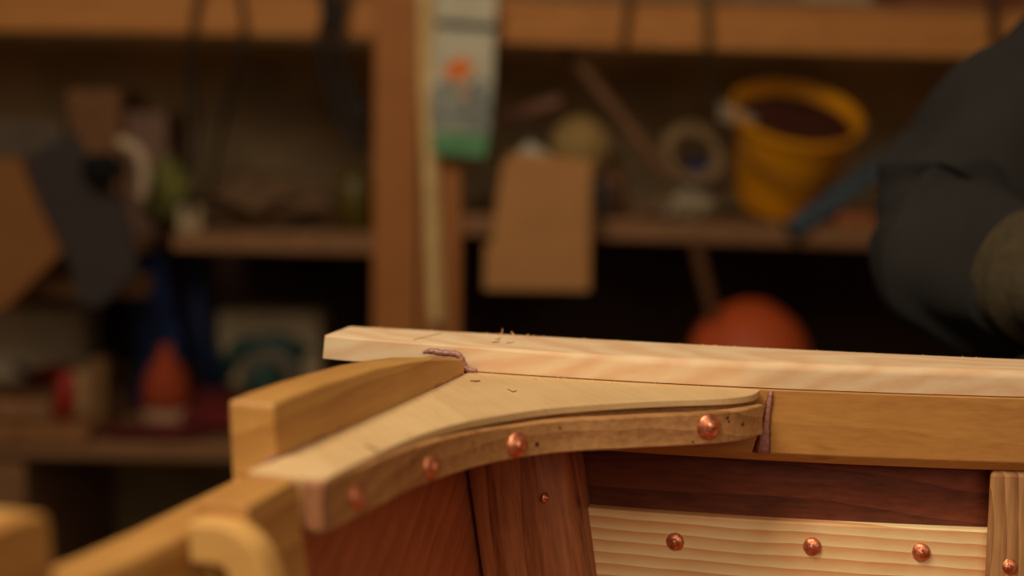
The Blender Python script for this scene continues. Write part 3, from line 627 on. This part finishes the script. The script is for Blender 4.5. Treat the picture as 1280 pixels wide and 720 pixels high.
tall(126, 2.70, .035, .05, .14, plain('dark_tan', srgb(110, 76, 40)), 'narrow brown carton right of the wooden cylinder', 'narrow_carton', 'carton', 0, .003)
# grey teal power tool / machine
sw = thing('circular_saw', onDeck(330, 2.95), 'grey and teal power tool standing low behind the boat corner', 'power tool')
pc = onDeck(338, 2.92)
MB().lathe([(.001, -.03), (.058, -.03), (.064, -.02), (.064, .02), (.058, .03), (.001, .03)], pc+Vector((0, .02, .066)), 36, Euler((PI/2, 0, 0)).to_matrix()).build('blade_guard', plain('grey_casting', srgb(92, 84, 68), rough=.8, var=.2), sw, smooth=False, bevel=.004)
MB().tube([pc+Vector((-.10, .02, .07)), pc+Vector((-.07, .02, .125)), pc+Vector((.02, .02, .14)), pc+Vector((.07, .02, .11))], [.018, .02, .02, .022], 14).build('handle', plain('teal_plastic', srgb(22, 56, 52), rough=.5), sw, smooth=True)
MB().box(pc+Vector((0, .02, .004)), (.26, .12, .006)).build('base_plate', plain('steel_plate', srgb(120, 116, 108), rough=.4, metal=.7), sw, bevel=.002)
MB().lathe([(.001, 0), (.03, 0), (.034, .01), (.034, .06), (.026, .08), (.001, .08)], pc+Vector((.0, -.02, .07)), 28, Euler((PI/2, 0, 0)).to_matrix()).build('motor', plain('teal_motor', srgb(26, 60, 52), rough=.45), sw, smooth=True)
tag(MB().tube([onDeck(243, 3.12)+Vector((0, 0, .28)), onDeck(252, 3.12)+Vector((0, 0, .14)), onDeck(270, 3.12)], [.022, .028, .03], 14).build('blue_tube', plain('navy_tube', srgb(24, 36, 66)), smooth=True, loc=onDeck(262, 3.12)), 'navy blue tube leaning behind the grey and teal tool', 'tube')
crate(272, 400, 392, 480, 3.20, .14, plain('grey_white_bag', srgb(190, 170, 132), var=.25), 'grey white box low behind the power tool', 'storage_tub')

# ------------------------------------------------------------------ person leaning over the board
M_jack = plain('charcoal_jacket', srgb(31, 29, 24), rough=.9, var=.12, scale=18, bump=.0015)
M_cuff = plain('olive_knit', srgb(62, 52, 32), rough=.95, var=.2, scale=120, bump=.0015)
M_skin = plain('skin', srgb(196, 134, 104), rough=.5, var=.06, scale=30)
M_trou = plain('dark_trousers', srgb(46, 46, 54), rough=.9, var=.15, scale=30)
M_hair = plain('brown_hair', srgb(70, 50, 34), rough=.7, var=.3, scale=90, bump=.002)
from mathutils import noise as nz
def bz(x, y, z): return Vector((x, y, CZ+z))
topz = ZS+.0166
S_r = at(1440, 22, 1.43); E_r = at(1170, 300, 1.30); W_r = Vector((.436, 1.060, topz+.026))
S_l = S_r+Vector((.40, .02, .0)); E_l = Vector((1.02, 1.30, topz+.08)); W_l = Vector((.86, .90, topz+.055))
Nk = (S_r+S_l)/2+Vector((0, .0, .07)); Pel = Vector((.86, 1.78, .93)); Ch = (S_r+S_l)/2+Vector((.01, .10, -.12))
per = thing('person', (.86, 1.80, 0), 'person in dark jacket with olive cuffs leaning over the pale board, elbow bent', 'person')
def skin_body(name, verts, edges, radii, mat, parent, root=0, sub=2):
    org = ORG[parent]; me = bpy.data.meshes.new(name); me.from_pydata([Vector(v)-org for v in verts], edges, []); o = bpy.data.objects.new(name, me); COL.objects.link(o); o.parent = parent
    md = o.modifiers.new('skin', 'SKIN'); sv = me.skin_vertices[0].data
    for i, r in enumerate(radii): sv[i].radius = (r if isinstance(r, tuple) else (r, r)); sv[i].use_root = (i == root)
    md.use_smooth_shade = True
    sb = o.modifiers.new('sub', 'SUBSURF'); sb.levels = sub; sb.render_levels = sub; me.materials.append(mat); ORG[o] = org; return o
# one continuous body: pelvis, spine, neck, arms, palms, fingers, legs
V, Eg, Rd = [], [], []
def av(p, r, par=None):
    V.append(Vector(p)); Rd.append(r); i = len(V)-1
    if par is not None: Eg.append((par, i))
    return i
pel = av(Pel, .10); ab = av(Pel.lerp(Ch, .5)+Vector((0, .04, .02)), .105, pel); ch = av(Ch+Vector((0, .02, 0)), .115, ab); nb_ = av(Nk, .062, ch)
hd = Nk+Vector((-.03, -.10, .12)); nk2 = av(Nk+Vector((-.01, -.035, .05)), .055, nb_); av(hd, .075, nk2)
def arm(S, E_, W, sgn, dirh):
    s_ = av(S, .062, ch); e_ = av(E_, .043, s_); f_ = av(E_.lerp(W, .4), .042, e_); w_ = av(W, .030, f_)
    p0 = av(W+dirh*.045+Vector((0, 0, -.010)), (.034, .020), w_)
    return w_, p0
def hand(W, dirh, sd, thumb, w_, p0, name):
    kn = W+dirh*.085+Vector((0, 0, -.018))
    for k, (off, L_) in enumerate(((-.033, .062), (-.011, .072), (.011, .068), (.032, .052))):
        b0 = kn+sd*off-dirh*(.006*abs(k-1.2))
        i = av(b0, .0105, p0); i = av(b0+dirh*L_*.45+Vector((0, 0, -.004)), .0092, i); i = av(b0+dirh*L_*.78+Vector((0, 0, -.013)), .0083, i); av(b0+dirh*L_*.98+Vector((0, 0, -.020)), .0072, i)
    t0 = W+dirh*.03+sd*thumb*.026+Vector((0, 0, -.012)); i = av(t0, .0135, p0); i = av(t0+dirh*.030+sd*thumb*.022+Vector((0, 0, -.006)), .0110, i); av(t0+dirh*.056+sd*thumb*.026+Vector((0, 0, -.012)), .0088, i)
dr_ = Vector((-.05, -1, 0)).normalized(); dl_ = Vector((-.35, -.2, 0)).normalized()
w1, p1 = arm(S_r, E_r, W_r, 1, dr_); hand(W_r, dr_, Vector((-dr_.y, dr_.x, 0)), 1, w1, p1, 'r')
dl_ = Vector((-.55, -.55, 0)).normalized(); w2, p2 = arm(S_l, E_l, W_l, 1, dl_); hand(W_l, dl_, Vector((-dl_.y, dl_.x, 0)), -1, w2, p2, 'l')
for sx in (-1, 1):
    h_ = av(Pel+Vector((sx*.10, .0, -.06)), .080, pel); k_ = av(Pel+Vector((sx*.13, -.03, -.46)), .062, h_); a_ = av(Vector((Pel.x+sx*.14, Pel.y+.03, .10)), .042, k_); av(Vector((Pel.x+sx*.15, Pel.y-.13, .035)), .035, a_)
skin_body('body', V, Eg, Rd, M_skin, per)
# head with face
mb = MB(); bmesh.ops.create_uvsphere(mb.bm, u_segments=32, v_segments=24, radius=1)
for v in mb.bm.verts:
    x, y, z = v.co; jaw = 1-.28*max(0, -z)**1.5
    q = Vector((x*.074*jaw, y*.093*(1-.1*max(0, -z)), z*.118))
    if y < 0: q.y -= .016*math.exp(-((x/.16)**2+((z+.05)/.2)**2))*1.3; q.y += .008*math.exp(-(((abs(x)-.38)/.16)**2+((z-.08)/.13)**2)); q.y -= .005*math.exp(-((x/.3)**2+((z+.42)/.09)**2)); q.y -= .006*math.exp(-((x/.3)**2+((z+.78)/.2)**2))
    v.co = q
RH = Euler((math.radians(32), 0, math.radians(14))).to_matrix()
HC = hd+Vector((0, -.01, .03))
for v in mb.bm.verts: v.co = RH @ v.co + HC
hb = mb.build('head', M_skin, per, smooth=True)
for sx in (-1, 1):
    mb = MB(); bmesh.ops.create_uvsphere(mb.bm, u_segments=16, v_segments=12, radius=1)
    for v in mb.bm.verts: v.co = RH @ Vector((v.co.x*.008+sx*.076, v.co.y*.018+.008, v.co.z*.030)) + HC
    mb.build('ear', M_skin, hb, smooth=True)
    mb = MB(); bmesh.ops.create_uvsphere(mb.bm, u_segments=16, v_segments=12, radius=.0105)
    for v in mb.bm.verts: v.co = RH @ (v.co+Vector((sx*.029, -.0765, .010))) + HC
    mb.build('eye_ball', plain('eye_white_%d' % sx, srgb(200, 190, 180), rough=.2, var=.02), hb, smooth=True)
    mb = MB(); mb.lathe([(.0001, .0008), (.0048, .0004), (.0050, -.001), (.0001, -.001)], HC + RH @ Vector((sx*.029, -.0872, .010)), 16, (RH @ Vector((0, -1, 0))).to_track_quat('Z', 'Y').to_matrix()); mb.build('iris', plain('iris_%d' % sx, srgb(50, 34, 22), rough=.2), hb, smooth=True)
MB().tube([HC + RH @ Vector((x, y, -.052)) for x, y in ((-.022, -.088), (-.010, -.0935), (0, -.095), (.010, -.0935), (.022, -.088))], [.0015, .0035, .0040, .0035, .0015], 8).build('lips', plain('lip_skin', srgb(160, 90, 76), rough=.5), hb, smooth=True)
mb = MB(); bmesh.ops.create_uvsphere(mb.bm, u_segments=32, v_segments=24, radius=1)
bmesh.ops.delete(mb.bm, geom=[v for v in mb.bm.verts if (v.co.z < .30 and v.co.y < -.15) or v.co.z < -.45], context='VERTS')
for v in mb.bm.verts:
    k = 1+.04*nz.noise(v.co*6); v.co = RH @ Vector((v.co.x*.081*k, v.co.y*.101*k, v.co.z*.126*k)) + HC
hr = mb.build('hair', M_hair, per, smooth=True); so = hr.modifiers.new('s', 'SOLIDIFY'); so.thickness = .008
# jacket: torso and sleeves with folds
def garment(name, pts, rad, mat, parent, fold=.006, n=44, per_seg=12, seed=0, squash=None, folds=()):
    q = spline(pts, per_seg); rr = []
    for i in range(len(q)):
        t = i/(len(q)-1)*(len(rad)-1); k = min(int(t), len(rad)-2); f = t-k; f = f*f*(3-2*f); rr.append(rad[k]*(1-f)+rad[k+1]*f)
    mb = MB(); rings = []; nrm = None
    for i, p in enumerate(q):
        t = (q[min(i+1, len(q)-1)]-q[max(i-1, 0)]).normalized()
        if nrm is None: nrm = t.orthogonal().normalized()
        nrm = (nrm-t*nrm.dot(t)).normalized(); b = t.cross(nrm); r = rr[i]; ring = []; T_ = i/(len(q)-1)
        for k in range(n):
            a = 2*PI*k/n; d = nrm*math.cos(a)+b*math.sin(a)
            g = 0
            for (tc, wd, am, ph) in folds: g += am*math.exp(-((T_-tc-.075*math.sin(a+ph*1.7)-.02*math.sin(2*a+ph))/wd)**2)*max(0, .5+.5*math.cos(a-ph))
            g += fold*nz.noise(Vector((p.x*9+seed, p.y*9, p.z*9))+d*1.1)
            dd = d*(r+g)
            if squash: dd = Vector((dd.x*squash[0], dd.y*squash[1], dd.z*squash[2]))
            ring.append(p+dd)
        rings.append(ring)
    mb.loft(rings); return mb.build(name, mat, parent, smooth=True, sub=1)
fr = W_r-E_r; cuffA = E_r.lerp(W_r, .68); cuffB = E_r.lerp(W_r, .90)
F_ = [(.15, .04, .010, 3), (.30, .03, .013, 1.2), (.40, .026, .018, 2.4), (.47, .020, -.012, 5.0), (.52, .024, .020, 3.6), (.60, .022, .016, .4), (.66, .022, -.010, 3.9), (.74, .028, .014, 2.2), (.88, .025, .010, 4.6)]
sl = garment('jacket_sleeve', [S_r+Vector((.06, .02, -.01)), S_r, S_r.lerp(E_r, .5)+Vector((-.012, .0, .008)), E_r+Vector((.012, .006, .004)), E_r.lerp(W_r, .28)+Vector((0, 0, -.008)), cuffA+Vector((0, 0, -.004))], [.088, .086, .076, .070, .068, .056], M_jack, per, .012, folds=F_, per_seg=28)
garment('cuff', [cuffA-fr*.05, E_r.lerp(W_r, .80), cuffB], [.054, .053, .045, .040], M_cuff, sl, .003, folds=[(.3, .06, .003, 1), (.6, .05, .003, 3)])
frl = W_l-E_l
sl2 = garment('jacket_sleeve', [S_l+Vector((-.06, .02, -.01)), S_l, S_l.lerp(E_l, .5)+Vector((.01, .0, .0)), E_l, E_l.lerp(W_l, .3), E_l.lerp(W_l, .66)], [.088, .086, .072, .066, .062, .052], M_jack, per, .008, seed=5, folds=F_, per_seg=14)
garment('cuff', [E_l.lerp(W_l, .62), E_l.lerp(W_l, .78), E_l.lerp(W_l, .93)], [.050, .046, .040], M_cuff, sl2, .003)
tq = [Pel+Vector((0, -.01, -.16)), Pel+Vector((0, -.01, .04)), Pel.lerp(Ch, .5)+Vector((0, .02, .02)), Ch+Vector((0, 0, -.0)), Nk+Vector((0, .03, -.06)), Nk+Vector((0, 0, .01))]
garment('jacket', tq, [.165, .172, .165, .172, .125, .072], M_jack, per, .012, n=56, squash=(1.22, .92, .95), folds=[(.2, .03, .008, 1), (.35, .03, .008, 3), (.5, .03, .006, 2)])
for sx in (-1, 1):
    garment('trouser_leg', [Pel+Vector((sx*.085, 0, .0)), Pel+Vector((sx*.11, -.005, -.15)), Pel+Vector((sx*.13, -.03, -.46)), Vector((Pel.x+sx*.14, Pel.y+.02, .09))], [.118, .108, .082, .070], M_trou, per, .006, seed=sx)
    a_ = Vector((Pel.x+sx*.145, Pel.y-.04, .0))
    rs = []
    for (yy, wd, ht) in ((.085, .030, .06), (.07, .040, .085), (.02, .043, .095), (-.05, .046, .065), (-.12, .050, .048), (-.17, .040, .040), (-.185, .02, .02)):
        rs.append([a_+Vector((wd*math.cos(t), yy, max(0.001, ht/2+ht/2*math.sin(t)))) for t in [2*PI*k/18 for k in range(18)]])
    MB().loft(rs).build('boot', plain('boot_leather_%d' % sx, srgb(60, 42, 28), rough=.5), per, smooth=True)
# repeats of one kind share a group
for o in COL.objects:
    if o.parent is None and 'label' in o:
        base = o.name.split('.')[0]
        g = {'wood_shaving': 'wood shavings on the pale board', 'hanging_cable': 'cables hanging from the top rail', 'trestle': 'trestles under the boat', 'storage_carton': 'cartons on the top shelf',
             'storage_box': 'boxes crowded on the left shelf', 'crumpled_rag': 'crumpled rags on the right shelf', 'storage_tub': 'pale boxes low on the left', 'wooden_stick': 'brown sticks among the right shelf clutter'}.get(base)
        if g: o['group'] = g
